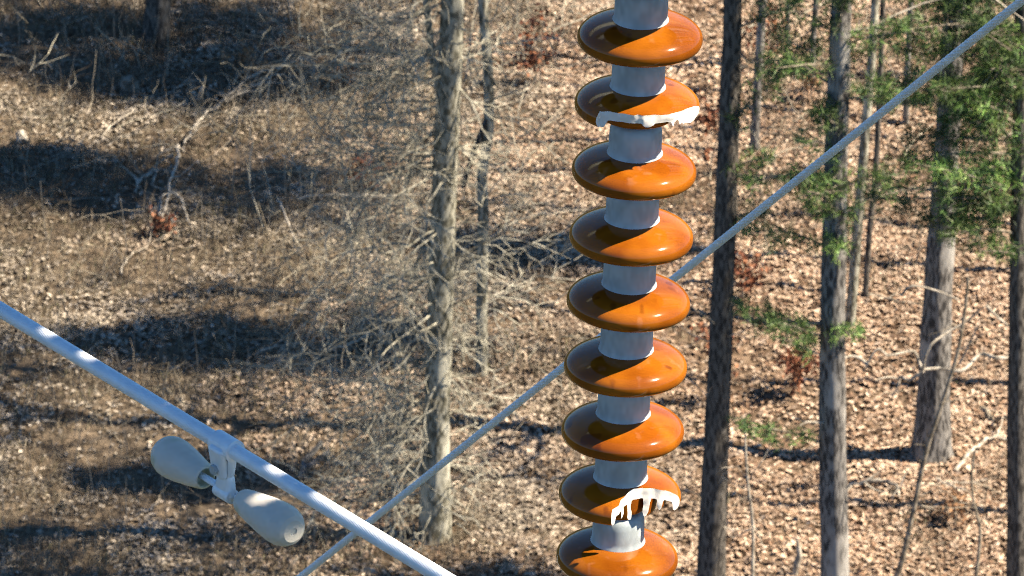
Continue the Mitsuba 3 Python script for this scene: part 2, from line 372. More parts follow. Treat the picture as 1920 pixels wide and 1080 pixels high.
# broken limb at its left
lp = np.array([at_y(x, y, Y1 - 0.05) for x, y in [(836, 205), (815, 130), (806, 70), (800, 15), (780, -60)]])
k = obj(t1 + '__limb', trunk_mesh(spline(lp, 12), np.linspace(9 * u, 5 * u, 12), 10, 0.25, 5), 'm_pale_bark', True)
mb = MB(); rg = random.Random(5)
def sprays(mb, specs, Y, seed, r=0.011, level=2, kids=4, droop=0.05):
    rg = random.Random(seed)
    for (x0, y0, x1, y1, dy) in specs:
        a, b = at_y(x0, y0, Y), at_y(x1, y1, Y + dy)
        twig_tree(mb, a, unit(b - a), np.linalg.norm(b - a), r, level, 0.20, droop, kids, rg, 3)
sp = []
for _ in range(125):
    y0 = rg.uniform(-40, 930); x0 = 828 + (500 - y0) * 0.035
    if rg.random() < 0.74: x1 = x0 - rg.uniform(90, 290); y1 = y0 + rg.uniform(-40, 130)
    else: x1 = x0 + rg.uniform(40, 130); y1 = y0 + rg.uniform(-90, 60)
    sp.append((x0, y0, x1, y1, rg.uniform(-1.4, 1.0)))
sprays(mb, sp, Y1, 17, 0.019, 2, 5)
sp = [(835, 560, 660, 700, -0.6), (838, 700, 735, 790, -0.7), (835, 660, 705, 765, -0.5), (830, 470, 620, 480, -0.4), (840, 330, 700, 390, -0.5), (838, 600, 760, 650, -1), (822, 900, 745, 1000, -0.5), (818, 930, 850, 1000, -0.6)]
sprays(mb, sp, Y1, 19, 0.020, 2, 4, 0.02)
k = mb.build(t1 + '__twigs', 'm_lichen_twig'); labels[k] = {'kind': 'stuff', 'label': 'grey tangle of dead twigs around the trunk'}
mb = MB(); bare_crown(mb, path, None, 10.5, 22, 5.0, 8); k = mb.build(t1 + '__crown', 'm_twig'); labels[k] = {'kind': 'stuff'}

# ---- the thin tree right of it
Y2 = gp(903, 705)[1]; u = pxm(Y2)
path = tree_path([(903, 705), (903, 560), (906, 400), (904, 330), (917, 230), (916, 150), (909, 60), (905, 0)], Y2, top=12)
t2 = thing('hardwood_tree', 'thin crooked pale tree between the pale grey tree and the insulator string', 'tree')
obj(t2 + '__trunk', trunk_mesh(path, np.interp(path[:, 2], [0, 1, 6, 12], [13 * u, 11 * u, 9 * u, 0.03]), 14, 0.12, 6), 'm_pale_bark', True)
lp = np.array([at_y(x, y, Y2 - 0.03) for x, y in [(868, 350), (880, 310), (898, 262), (914, 222)]])
obj(t2 + '__limb', trunk_mesh(lp[::-1], np.linspace(6 * u, 5 * u, 4), 10, 0.2, 9), 'm_dark_bark', True)
mb = MB()
sprays(mb, [(905, 500, 985, 420, -.4), (905, 540, 835, 560, -.3), (908, 470, 870, 540, -.4), (912, 90, 1040, 20, .2), (914, 190, 1000, 160, .1), (905, 310, 990, 300, -.3), (905, 380, 965, 330, -.3), (917, 140, 850, 175, -.2), (910, 60, 960, -30, .2), (905, 420, 1010, 470, -.4), (903, 640, 960, 600, -.2), (904, 620, 850, 650, -.2)], Y2, 23, 0.016, 2, 4, 0.0)
k = mb.build(t2 + '__twigs', 'm_lichen_twig'); labels[k] = {'kind': 'stuff'}
mb = MB(); bare_crown(mb, path, None, 9.0, 12, 3.2, 28); k = mb.build(t2 + '__crown', 'm_twig'); labels[k] = {'kind': 'stuff'}

# ---- dark trunk just right of the string
Y3 = gp(1330, 1080)[1] - 1.2; u = pxm(Y3, 2)
path = tree_path([(1334, 1080), (1346, 740), (1360, 420), (1374, 0)], Y3, top=19)
t3 = thing('pine_tree', 'dark trunked tree directly behind the right side of the insulator string', 'tree')
obj(t3 + '__trunk', trunk_mesh(path, np.interp(path[:, 2], [0, 1, 7, 19], [30 * u, 25 * u, 20 * u, 0.05]), 22, 0.12, 12, 0.2), 'm_dark_bark', True)
mb = MB()
sprays(mb, [(1345, 650, 1270, 600, -.3), (1350, 640, 1410, 600, -.5), (1345, 760, 1300, 700, -.2), (1340, 900, 1370, 840, -.5), (1348, 620, 1300, 560, -.4), (1335, 980, 1385, 1000, -.4)], Y3, 29, 0.012, 1, 3, 0.0)
k = mb.build(t3 + '__twigs', 'm_dead_wood'); labels[k] = {'kind': 'stuff'}
pine_crown(t3, path, 14.0, 18.5, 1.3, 3, 90)
for (a, b, n_, s_, br) in [((1362, 330), (1440, 300), 16, 301, 1.2), ((1362, 420), (1430, 400), 16, 302, 1.0), ((1366, 250), (1420, 170), 14, 303, 0.9), ((1365, 180), (1500, 130), 24, 305, 0.9), ((1368, 60), (1500, 10), 20, 306, 1.0)]:
    bough(t3, at_y(*a, Y3), at_y(*b, Y3 - 0.2), 0.16, n_, s_, br, 0.34)

# ---- near pine trunk in the right half
Y4 = gp(1566, 1080)[1] - 2.4; u = pxm(Y4, 2)
path = tree_path([(1566, 1080), (1562, 800), (1562, 560), (1568, 300), (1577, 0)], Y4, top=20)
t4 = thing('pine_tree', 'grey barked pine trunk with low green boughs, straight and standing nearest', 'tree')
obj(t4 + '__trunk', trunk_mesh(path, np.interp(path[:, 2], [0, 3, 7, 20], [28 * u, 25.5 * u, 22 * u, 0.06]), 26, 0.15, 20, 0.2), 'm_pine_bark', True)
mb = MB()
sprays(mb, [(1565, 785, 1500, 788, -.3), (1560, 680, 1500, 640, -.3), (1570, 60, 1850, 50, -.4), (1575, 915, 1650, 905, -.3), (1562, 300, 1500, 330, -.3)], Y4, 31, 0.02, 1, 2, 0.0)
k = mb.build(t4 + '__dead_branches', 'm_dead_wood'); labels[k] = {'kind': 'stuff'}
for (a, b, n_, s_, br, w_) in [((1562, 640), (1385, 585), 60, 401, 0.85, .34), ((1556, 610), (1600, 640), 16, 402, 1.9, .25), ((1560, 640), (1480, 640), 20, 403, 1.3, .3), ((1562, 840), (1375, 800), 34, 404, 1.6, .26), ((1565, 330), (1400, 345), 30, 405, 1.1, .3),
                              ((1562, 470), (1400, 440), 30, 406, 1.0, .3), ((1562, 455), (1575, 475), 12, 407, 1.8, .22), ((1568, 230), (1530, 215), 24, 408, 0.8, .32), ((1570, 130), (1455, 70), 34, 409, 0.75, .4), ((1570, 70), (1580, 10), 18, 410, 0.6, .3),
                              ((1572, 90), (1700, 60), 30, 411, 1.1, .34), ((1572, 190), (1690, 180), 26, 412, 1.1, .3), ((1566, 360), (1700, 330), 22, 413, .8, .25)]:
    bough(t4, at_y(*a, Y4), at_y(*b, Y4 - 0.4), 0.15, n_, s_, br, w_)
pine_crown(t4, path, 11.5, 19.5, 2.0, 3, 91)

# ---- thin pale trunks behind it
Y5 = gp(1592, 615)[1]; u = pxm(Y5)
path = tree_path([(1592, 615), (1606, 450), (1618, 300), (1640, 20)], Y5, top=12)
t5 = thing('hardwood_tree', 'slender pale trunk close behind the right edge of the nearest pine', 'tree')
obj(t5 + '__trunk', trunk_mesh(path, np.interp(path[:, 2], [0, 6, 12], [10 * u, 7.5 * u, 0.03]), 12, 0.12, 33), 'm_pale_bark', True)
mb = MB(); sprays(mb, [(1610, 400, 1560, 480, -.2), (1608, 420, 1650, 370, -.2), (1615, 330, 1660, 440, -.2)], Y5, 37, 0.011, 2, 3, 0.0)
k = mb.build(t5 + '__twigs', 'm_twig'); labels[k] = {'kind': 'stuff'}
mb = MB(); bare_crown(mb, path, None, 6, 10, 3, 38); k = mb.build(t5 + '__crown', 'm_twig'); labels[k] = {'kind': 'stuff'}
Y5 = gp(1622, 560)[1]; u = pxm(Y5)
path = tree_path([(1622, 560), (1630, 440), (1642, 320), (1655, 20)], Y5, top=10)
t5 = thing('hardwood_tree', 'thinnest dark sapling trunk behind the slender pale trunk', 'tree')
obj(t5 + '__trunk', trunk_mesh(path, np.interp(path[:, 2], [0, 6, 10], [6 * u, 5 * u, 0.02]), 10, 0.12, 34), 'm_dark_bark', True)

# ---- the big trunk with the flared foot at right
Y6 = gp(1748, 866)[1] + 0.2; u = pxm(Y6)
path = tree_path([(1747, 868), (1752, 720), (1760, 520), (1774, 300), (1790, 0)], Y6, top=19)
t6 = thing('hardwood_tree', 'thick grey brown trunk with flared foot and long shadow in the right half', 'tree')
obj(t6 + '__trunk', trunk_mesh(path, np.interp(path[:, 2], [0, 0.8, 5, 19], [35 * u, 30 * u, 23 * u, 0.08]), 30, 0.14, 40, 0.55), 'm_pine_bark', True)
mb = MB(); bare_crown(mb, path, None, 7, 26, 5.5, 48); k = mb.build(t6 + '__crown', 'm_twig'); labels[k] = {'kind': 'stuff'}

# ---- pine at the right edge, with the green boughs that hang into the upper right
Y7 = gp(1905, 1080)[1] - 1.5; u = pxm(Y7, 2)
path = tree_path([(1908, 1080), (1908, 700), (1912, 300), (1918, 0)], Y7, top=20)
t7 = thing('pine_tree', 'pine trunk cut off by the right edge of the view, with wide green boughs', 'tree')
obj(t7 + '__trunk', trunk_mesh(path, np.interp(path[:, 2], [0, 3, 7, 20], [22 * u, 18 * u, 15 * u, 0.05]), 22, 0.14, 50, 0.2), 'm_dark_bark', True)
for n_, (a, b, nt, br, w_) in enumerate([((1915, 130), (1680, 95), 60, 1.15, .36), ((1914, 190), (1760, 170), 46, .9, .4), ((1914, 60), (1740, 10), 44, .9, .4), ((1913, 250), (1770, 215), 34, 1.1, .34), ((1912, 320), (1760, 330), 52, 1.9, .3), ((1912, 400), (1800, 380), 40, 1.2, .34),
                                        ((1911, 440), (1780, 420), 34, 1.5, .26), ((1913, 270), (1700, 260), 40, 1.0, .28), ((1910, 480), (1840, 470), 16, 1.2, .24), ((1915, 100), (1860, 60), 40, 1.5, .4), ((1913, 350), (1890, 330), 30, 2.0, .4), ((1914, 210), (1880, 150), 34, .8, .45),
                                        ((1913, 290), (1660, 300), 26, .8, .22), ((1915, 40), (1800, -20), 40, .8, .4)]):
    bough(t7, at_y(*a, Y7), at_y(*b, Y7 - 0.5 + 0.25 * (n_ % 4)), 0.16, nt, 500 + n_ * 7, br, w_)
rq = random.Random(99)
for n_ in range(26):
    bx, by = rq.uniform(1620, 1890), rq.uniform(-20, 450)
    bough(t7, at_y(1912, by + rq.uniform(-30, 60), Y7), at_y(bx, by, Y7 + rq.uniform(-1.2, .8)), 0.17, 30, 900 + n_ * 3, rq.choice([.6, .8, 1.0, 1.3, 1.9]), .46)
for n_ in range(14):
    bx, by = rq.uniform(1400, 1680), rq.uniform(-20, 420)
    bough(t4, at_y(1568, by + rq.uniform(-20, 50), Y4), at_y(bx, by, Y4 + rq.uniform(-1.0, .8)), 0.16, 16, 1200 + n_ * 3, rq.choice([.6, .8, 1.0, 1.4]), .34)
pine_crown(t7, path, 16.0, 19.5, 1.5, 3, 92)

# ---- thin trunk in the upper right gap; mossy trunk at upper left
Y8 = gp(1414, 288)[1]; u = pxm(Y8)
path = tree_path([(1414, 288), (1418, 200), (1424, 100), (1430, 0)], Y8, top=12)
t8 = thing('hardwood_tree', 'short stretch of thin grey trunk in the sunlit gap left of the nearest pine', 'tree')
obj(t8 + '__trunk', trunk_mesh(path, np.interp(path[:, 2], [0, 5, 12], [9 * u, 7 * u, 0.03]), 12, 0.12, 60, .3), 'm_pine_bark', True)
for lab, px, w_, sd in [('thin pale stem left of the nearest pine at the top edge', [(1474, 118), (1476, 60), (1478, 0)], 5, 62), ('thin grey stem under the upper right boughs, left of the thick trunk', [(1698, 235), (1702, 120), (1708, 0)], 6, 63),
                        ('thin grey stem right of the thick trunk among the upper right boughs', [(1846, 262), (1848, 130), (1853, 0)], 7, 64), ('thin dark stem at the top edge between the dark trunk and the nearest pine', [(1522, 150), (1525, 70), (1530, 0)], 6, 65)]:
    Yq = gp(*px[0])[1]; u = pxm(Yq)
    path = tree_path(px, Yq, top=10)
    tq = thing('hardwood_tree', lab, 'tree')
    obj(tq + '__trunk', trunk_mesh(path, np.interp(path[:, 2], [0, 5, 10], [w_ * u, w_ * .8 * u, 0.02]), 10, 0.12, sd, .2), 'm_pine_bark', True)
Y9 = gp(292, 75)[1]; u = pxm(Y9)
path = tree_path([(292, 75), (294, 40), (297, 0)], Y9, top=17)
t9 = thing('pine_tree', 'dark mossy trunk foot cut off by the top edge at the upper left', 'tree')
obj(t9 + '__trunk', trunk_mesh(path, np.interp(path[:, 2], [0, 2, 17], [25 * u, 21 * u, 0.05]), 20, 0.12, 61, .3), 'm_dark_bark', True)
pine_crown(t9, path, 6.0, 16, 3.2, 3, 93)

# ---------------------------------------------------------------- saplings, dead wood and brush on the ground
def sapling(name, label, cat, px, Y, r_px, twigs, seed, bsdf='m_twig', level=1, r=0.009):
    u = pxm(Y)
    t = thing(name, label, cat)
    pts = np.array([at_y(x, y, Y + (i * 0.05)) for i, (x, y) in enumerate(px)])
    g = float(ground_h(pts[0][0], pts[0][1]))
    if pts[0][2] > g: pts = np.vstack([pts[:1] + [[-(pts[1] - pts[0])[0] * 0.4, 0, g - pts[0][2] - 0.05]], pts])
    obj(t + '__stem', trunk_mesh(pts, np.linspace(r_px * u, r_px * u * 0.45, len(pts)), 9, 0.15, seed), bsdf, True)
    if twigs:
        mb = MB(); sprays(mb, twigs, Y, seed + 1, r, level, 3, 0.0)
        k = mb.build(t + '__twigs', bsdf); labels[k] = {'kind': 'stuff'}
    return t
sapling('sapling', 'dark leaning sapling stem in front of the flared trunk foot', 'sapling', [(1682, 1080), (1712, 960), (1736, 850), (1770, 745), (1800, 640), (1815, 520)], gp(1690, 1080)[1] - 0.3, 6.0,
        [(1725, 930, 1810, 900, -.2), (1736, 850, 1700, 780, -.2), (1790, 660, 1880, 600, -.2), (1765, 755, 1860, 700, -.1), (1718, 945, 1830, 925, -.2), (1805, 620, 1760, 560, -.2)], 71, 'm_twig', 1, .012)
sapling('sapling', 'pale forked sapling below the low bough of the nearest pine', 'sapling', [(1411, 1080), (1412, 1020), (1410, 965), (1404, 920), (1399, 860), (1397, 790)], gp(1411, 1080)[1] - 0.2, 4.0,
        [(1412, 985, 1445, 1025, -.1), (1411, 990, 1370, 1010, -.1), (1408, 950, 1380, 900, -.1), (1404, 900, 1440, 840, -.2)], 72, 'm_dead_wood', 0, .012)
t = thing('dead_stick', 'short pale pointed stick standing upright left of the nearest pine foot', 'stick')
p = gp(1490, 1082); Ys = p[1]; u = pxm(Ys)
pts = np.array([at_y(x, y, Ys) for x, y in [(1490, 1085), (1494, 1058), (1499, 1042), (1496, 1020), (1494, 1008)]])
obj(t, trunk_mesh(pts, np.array([5, 7, 6, 3.5, 1.5]) * u, 10, 0.2, 73, step=0.03), 'm_dead_wood', True)
sapling('sapling', 'thin grey sapling with pale twigs at the lower right edge', 'sapling', [(1830, 1080), (1838, 1000), (1824, 930), (1822, 890), (1830, 840)], gp(1830, 1080)[1] - 0.3, 4.0,
        [(1836, 990, 1870, 940, -.2), (1825, 930, 1800, 860, -.2), (1826, 905, 1915, 905, -.1)], 74, 'm_twig', 1, .012)
# a dead limb hanging across the thick trunk
t = thing('dead_branch', 'pale crooked dead branch reaching across the thick flared trunk', 'branch')
mb = MB(); Yb = Y6 - 1.2; u = pxm(Yb, 2)
for px, r0 in [([(1905, 668), (1870, 664), (1840, 672), (1800, 688), (1760, 692), (1732, 692), (1715, 665), (1690, 660), (1665, 662), (1648, 650), (1625, 680), (1618, 698)], 5), ([(1625, 680), (1600, 672), (1570, 674)], 4), ([(1732, 692), (1705, 708), (1688, 714), (1686, 725), (1672, 748)], 4), ([(1688, 714), (1660, 706), (1640, 708)], 3),
               ([(1800, 688), (1820, 640), (1834, 600)], 3), ([(1730, 692), (1745, 640), (1780, 625), (1830, 595), (1845, 570)], 4), ([(1850, 578), (1880, 600), (1912, 625)], 4), ([(1690, 560), (1715, 538), (1740, 545), (1800, 562)], 3.5)]:
    pts = np.array([at_y(x, y, Yb) + [0, rg.uniform(-.15, .15), 0] for x, y in px])
    mb.add(tube(spline(pts, len(px) * 4), np.linspace(r0 * u * 0.8, r0 * u * 0.35, len(px) * 4), 6))
mb.build(t, 'm_dead_wood', 40)
def deadfall(label, cat, polys, seed, bsdf='m_dead_wood', name='fallen_branch'):
    t = thing(name, label, cat); mb = MB(); rg = random.Random(seed)
    for px, r0, lift in polys:
        pts = np.array([gp(x, y) + [0, 0, lift * (1 - abs(2 * i / max(1, len(px) - 1) - 1) * 0.6)] for i, (x, y) in enumerate(px)])
        n = len(px) * 4; u = pxm(pts[0][1])
        p = spline(pts, n); p += np.array([[rg.gauss(0, .012), rg.gauss(0, .012), rg.gauss(0, .012)] for _ in p])
        mb.add(tube(p, np.linspace(r0 * u, r0 * u * 0.45, n), 6))
        for _ in range(3):
            k = rg.randint(2, n - 2)
            twig_tree(mb, p[k], unit(p[k] - p[k - 1]) + np.array([rg.gauss(0, .6), rg.gauss(0, .6), rg.uniform(0, .7)]), rg.uniform(.25, .7), r0 * u * 0.4, 0, .2, 0.02, 2, rg)
    mb.build(t, bsdf, 45)
    return t
deadfall('pale forked dead branch lying over the dark shadow at the left', 'branch',
         [([(335, 284), (332, 320), (325, 350), (318, 375), (315, 400), (306, 420), (288, 446)], 3.4, .30), ([(320, 368), (338, 385), (346, 408), (354, 428), (372, 438)], 3, .2), ([(319, 372), (304, 385), (300, 402)], 2.5, .15), ([(315, 408), (324, 424), (330, 450)], 2.5, .1), ([(322, 418), (333, 440), (336, 452)], 2.2, .1),
          ([(345, 283), (365, 262), (385, 238), (400, 216)], 2.6, .3), ([(290, 325), (272, 343), (260, 351), (256, 368)], 3.6, .15), ([(260, 351), (248, 342), (238, 334)], 3.0, .15), ([(296, 320), (290, 345), (285, 360), (300, 364), (325, 353)], 2.6, .15), ([(345, 292), (318, 299), (290, 303)], 2.4, .2)], 81)
deadfall('long pale fallen branch slanting up towards the pale grey tree', 'branch',
         [([(402, 216), (440, 190), (470, 172), (500, 160), (540, 140), (560, 122)], 3.2, .3), ([(425, 200), (455, 194), (480, 178)], 2.6, .2), ([(420, 190), (470, 183), (520, 160), (565, 158)], 2.4, .25), ([(560, 122), (590, 142), (582, 160)], 2.2, .2)], 82)
deadfall('thin straight fallen twig in the upper left shade', 'twig', [([(300, 192), (330, 176), (362, 160), (385, 152)], 2.0, .1)], 83)
deadfall('thin straight twig left of the long slanting fallen branch', 'twig', [([(190, 262), (240, 225), (270, 210)], 2.0, .1)], 94)
deadfall('bent pale fallen branch beside the foot of the flared trunk', 'branch', [([(1792, 888), (1806, 870), (1828, 850), (1850, 838), (1878, 830), (1895, 838), (1900, 852)], 4.5, .12)], 84)
deadfall('short pale fallen stick in the lower right leaves', 'stick', [([(1755, 905), (1778, 913), (1806, 924)], 4.5, .06)], 85)
deadfall('grey curved fallen limb touching the nearest pine', 'branch', [([(1585, 924), (1610, 914), (1640, 911), (1665, 913), (1682, 922), (1688, 938)], 4.5, .1)], 86)
deadfall('thin fallen pole across the sunlit leaves behind the nearest pine', 'branch', [([(1600, 545), (1650, 562), (1700, 572), (1745, 580)], 4.0, .06)], 87, 'm_twig')
deadfall('short log piece lying at the right edge', 'log', [([(1842, 770), (1856, 790), (1866, 806)], 7, .05)], 88, 'm_twig', 'fallen_log')
deadfall('upright leaning thin pale twig in the left brush', 'twig', [([(520, 385), (533, 425), (556, 465)], 2.4, .25)], 89)
deadfall('low pale twig in front of the left shadow', 'twig', [([(228, 520), (250, 488), (276, 472)], 2.4, .12)], 90)
deadfall('long dead branch across the brush left of the pale grey tree', 'branch', [([(560, 386), (600, 388), (680, 398), (760, 388), (830, 358)], 2.6, .3)], 91)
deadfall('dead branch low in the shaded brush left of the pale grey tree', 'branch', [([(600, 665), (640, 672), (690, 652), (735, 640)], 2.6, .25)], 92)
deadfall('short dead branch in the middle left grass', 'branch', [([(480, 672), (540, 668), (570, 655)], 2.2, .2)], 93)
def log(label, px0, px1, rpx, seed, lift, name='fallen_log', bsdf='m_rotten', taper=0.7, rough=0.3):
    t = thing(name, label, 'log'); a, b = gp(*px0), gp(*px1)
    u = pxm(a[1]); a = a + [0, 0, rpx * u * 0.6]; b = b + [0, 0, rpx * u * 0.6 + lift]
    n = 14; p = a + (b - a) * np.linspace(0, 1, n)[:, None]
    v, f = trunk_mesh(p, np.linspace(rpx * u, rpx * u * taper, n), 14, rough, seed, step=0.05)
    obj(t, (v, f), bsdf, 50)
    return t
log('dark weathered upper log slab near the lower left', (568, 872), (604, 846), 6, 95, .12)
log('dark weathered lower log slab near the lower left', (572, 884), (618, 858), 7, 96, .06)
log('dark rotten stub under the weathered log slabs', (566, 905), (572, 885), 9, 97, .1)
log('dark decayed log lying left of the pale grey tree foot', (630, 872), (725, 876), 5, 98, .0)
log('pale cut log end lying in the dark shadow at the left edge', (43, 274), (40, 262), 11, 99, .05, bsdf='m_dead_wood', taper=.95, rough=.1)
t = thing('tree_stump', 'pale tan rotten stump at the edge of the upper left shadow', 'stump')
p = gp(243, 170); u = pxm(p[1]); top = at_y(240, 146, p[1])
obj(t, trunk_mesh([p - [0, 0, .1], (p + top) / 2, top], np.array([21, 18, 11]) * u, 14, 0.4, 102, 0.25, step=.05), 'm_twig', 45)

# small plants that keep their dead brown leaves
def leafy_sapling(label, px, spread_px, n, seed, pal, group=None):
    rg = np.random.default_rng(seed); rr = random.Random(seed)
    t = thing('oak_sapling', label, 'sapling', group)
    p = gp(*px); u = pxm(p[1]); hgt = spread_px[1] * u / math.cos(PITCH)
    mb = MB()
    mb.add(tube(wander(p - [0, 0, .05], [0.05, 0, 1], hgt, 6, .08, 0, rr), np.linspace(.014, .005, 7), 5))
    cs = []
    for _ in range(12):
        a = rg.uniform(0, 2 * np.pi); z = rg.uniform(.25, .95) * hgt
        q = wander(p + [0, 0, z], [math.cos(a), math.sin(a), .35], spread_px[0] * u * rg.uniform(.4, 1), 4, .15, 0.03, rr)
        mb.add(tube(q, np.linspace(.007, .003, 5), 3, cap=False))
        for _ in range(n // 12): cs.append(q[rg.integers(1, 5)] + rg.normal(0, .05, 3))
    mb.build(t + '__stem', 'm_twig')
    c = np.array(cs); m = len(c)
    d = rg.normal(0, 1, (m, 3)) + [0, 0, -.6]; d /= np.linalg.norm(d, axis=1, keepdims=True)
    s = np.cross(d, rg.normal(0, 1, (m, 3))); s /= np.linalg.norm(s, axis=1, keepdims=True)
    l = rg.uniform(.07, .12, (m, 1)); nrm = np.cross(d, s) * l * .15
    v = np.stack([c, c + d * l * .5 + s * l * .33 + nrm, c + d * l, c + d * l * .5 - s * l * .33 + nrm], 1).reshape(-1, 3)
    k = np.arange(m)[:, None] * 4
    f = np.vstack([k + [0, 1, 2], k + [0, 2, 3]])
    col = np.asarray(pal)[rg.choice(len(pal), m)] * rg.uniform(.7, 1.25, (m, 1))
    k = obj(t + '__leaves', (v, f), 'm_leaf', False, np.repeat(col, 4, 0)); labels[k] = {'kind': 'stuff'}
RUST = [[.20, .085, .05], [.15, .065, .045], [.28, .14, .085], [.11, .055, .04]]
BROWN = [[.30, .18, .10], [.22, .13, .08], [.38, .25, .16]]
leafy_sapling('rust leaved oak sapling left of the top of the insulator string', (1010, 165), (44, 150), 300, 111, RUST)
leafy_sapling('small rust leaved oak sapling in the mid right gap above the cable', (1395, 560), (60, 60), 260, 112, RUST)
leafy_sapling('rust leaved oak sapling right of the string at mid height', (1335, 760), (48, 150), 260, 113, RUST)
leafy_sapling('dark rust leaved oak sapling left of the nearest pine under its long bough', (1488, 740), (62, 85), 340, 114, RUST)
leafy_sapling('rust leaved oak sapling left of the dark trunk at the top right of the string', (1330, 330), (30, 160), 220, 115, RUST)
leafy_sapling('brown leaved oak sapling right of the thin pole near the top right', (1440, 120), (60, 90), 200, 116, RUST)
leafy_sapling('low brown leaved sapling at the lower right edge', (1790, 990), (40, 60), 120, 117, BROWN)
leafy_sapling('brown leaved oak sapling in the right half under the upper boughs', (1520, 190), (30, 60), 120, 118, BROWN)
leafy_sapling('brown leaved shrub in the brush left of the fallen branch', (300, 440), (34, 40), 120, 119, RUST)
leafy_sapling('brown leaved shrub above the long slanting fallen branch', (470, 150), (60, 60), 160, 120, BROWN)
leafy_sapling('brown leaved shrub in the upper brush left of the pale grey tree', (650, 160), (60, 60), 160, 121, BROWN)
leafy_sapling('brown leaved shrub in the middle brush left of the pale grey tree', (690, 350), (60, 50), 160, 122, RUST)

# brushwood: fallen and standing thin twigs, too many to count
mb = MB(); rg = random.Random(77)
def brush(n, x0, x1, y0, y1, hgt, r, seed, flat=0.6, pal=((.24, .215, .17), (.17, .15, .12), (.31, .285, .23)), deep=0):
    rg = random.Random(seed)
    for _ in range(n):
        x, y = rg.uniform(x0, x1), rg.uniform(y0, y1)
        p = gp(x, y, .01); a = rg.uniform(0, 2 * math.pi)
        d = [math.cos(a), math.sin(a), rg.uniform(-.05, 1.0) if rg.random() > flat else rg.uniform(0, .18)]
        c = np.array(rg.choice(pal)) * rg.uniform(.7, 1.2)
        twig_tree(mb, p, d, hgt * rg.uniform(.4, 1.3), r * rg.uniform(.5, 1.3), deep + (1 if rg.random() < .6 else 0), .2, .02, 3, rg, 3, c)
brush(700, -20, 1000, -30, 560, .9, .008, 1)
brush(700, 430, 860, 0, 760, .9, .008, 2, .4)
brush(420, -20, 900, 480, 1080, .8, .007, 3, .5)
brush(200, 960, 1920, -20, 1090, .8, .007, 4, .8)
brush(420, 1320, 1920, -30, 520, .9, .009, 5, .3)
brush(160, 940, 1080, -30, 560, .8, .009, 7, .3)
brush(170, 730, 910, 800, 1015, .8, .011, 6, .25)
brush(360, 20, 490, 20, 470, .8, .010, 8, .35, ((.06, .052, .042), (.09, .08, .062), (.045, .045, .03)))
PALE = ((.30, .29, .245), (.37, .36, .30), (.24, .225, .18))
brush(170, 480, 1075, -40, 640, 1.7, .013, 9, .15, PALE, 1)
brush(60, 40, 480, -40, 330, 1.4, .012, 10, .2, PALE, 1)
brush(50, 1320, 1920, -40, 420, 1.5, .012, 12, .2, PALE, 1)
brush(500, 560, 1060, -30, 700, .9, .010, 11, .4, PALE)
for _ in range(240):                       # upright thin stems
    x, y = rg.uniform(-10, 980), rg.uniform(0, 1080)
    p = gp(x, y); q = wander(p, [rg.gauss(0, .12), rg.gauss(0, .12), 1], rg.uniform(.3, 1.1), 4, .06, 0, rg)
    mb.add(tube(q, np.linspace(.007, .003, 5), 3, cap=False), np.array([.36, .335, .28]) * rg.uniform(.7, 1.2))
mb.build('brushwood', 'm_leaf')
labels['brushwood'] = {'label': 'grey brown twigs and thin stems strewn over the forest floor', 'category': 'twigs', 'kind': 'stuff'}

# ---------------------------------------------------------------- trees outside the view whose shade lies on the visible ground
def shade_pine(label, x, y, h0, h1, rad, seed, n=7):
    t = thing('pine_tree', label, 'tree')
    g = float(ground_h(x, y))
    path = np.array([[x + .1 * math.sin(z * .4 + seed), y + .1 * math.cos(z * .3 + seed), z] for z in np.arange(g - .2, h1 + 1, 1.0)])
    obj(t + '__trunk', tube(path, np.interp(path[:, 2], [0, h1 + 1], [.10, .04]), 10), 'm_dark_bark', True)
    pine_crown(t, path, h0, h1, rad, n, seed)
SHADE = [((230, 85), 16.5, 25.5, 3.4, 'tall pine outside the right edge whose shade falls on the upper left leaves'),
         ((330, 150), 18.5, 23.5, 1.5, 'tall pine outside the right edge whose shade lies below the mossy trunk foot'),
         ((40, 290), 20.0, 24.0, 1.1, 'tall pine outside the right edge whose shade lies round the pale log end'),
         ((250, 365), 17.5, 24.0, 2.1, 'tall pine outside the right edge whose shade lies round the forked dead branch'),
         ((420, 650), 15.5, 22, 1.1, 'tall pine outside the right edge whose shade lies in the middle left grass'),
         ((300, 905), 18.0, 21.5, 0.7, 'tall pine outside the right edge whose shade lies behind the vibration damper'),
         ((990, 480), 9.5, 14.0, 1.0, 'pine outside the right edge whose shade crosses the leaves left of the string')]
for n_, (px, h0, h1, rd, lab) in enumerate(SHADE):
    q = gp(*px); hm = (h0 + h1) / 2
    q = q + SUN * (hm - q[2]) / SUN[2]
    shade_pine(lab, q[0], q[1], h0, h1, rd, 700 + n_)

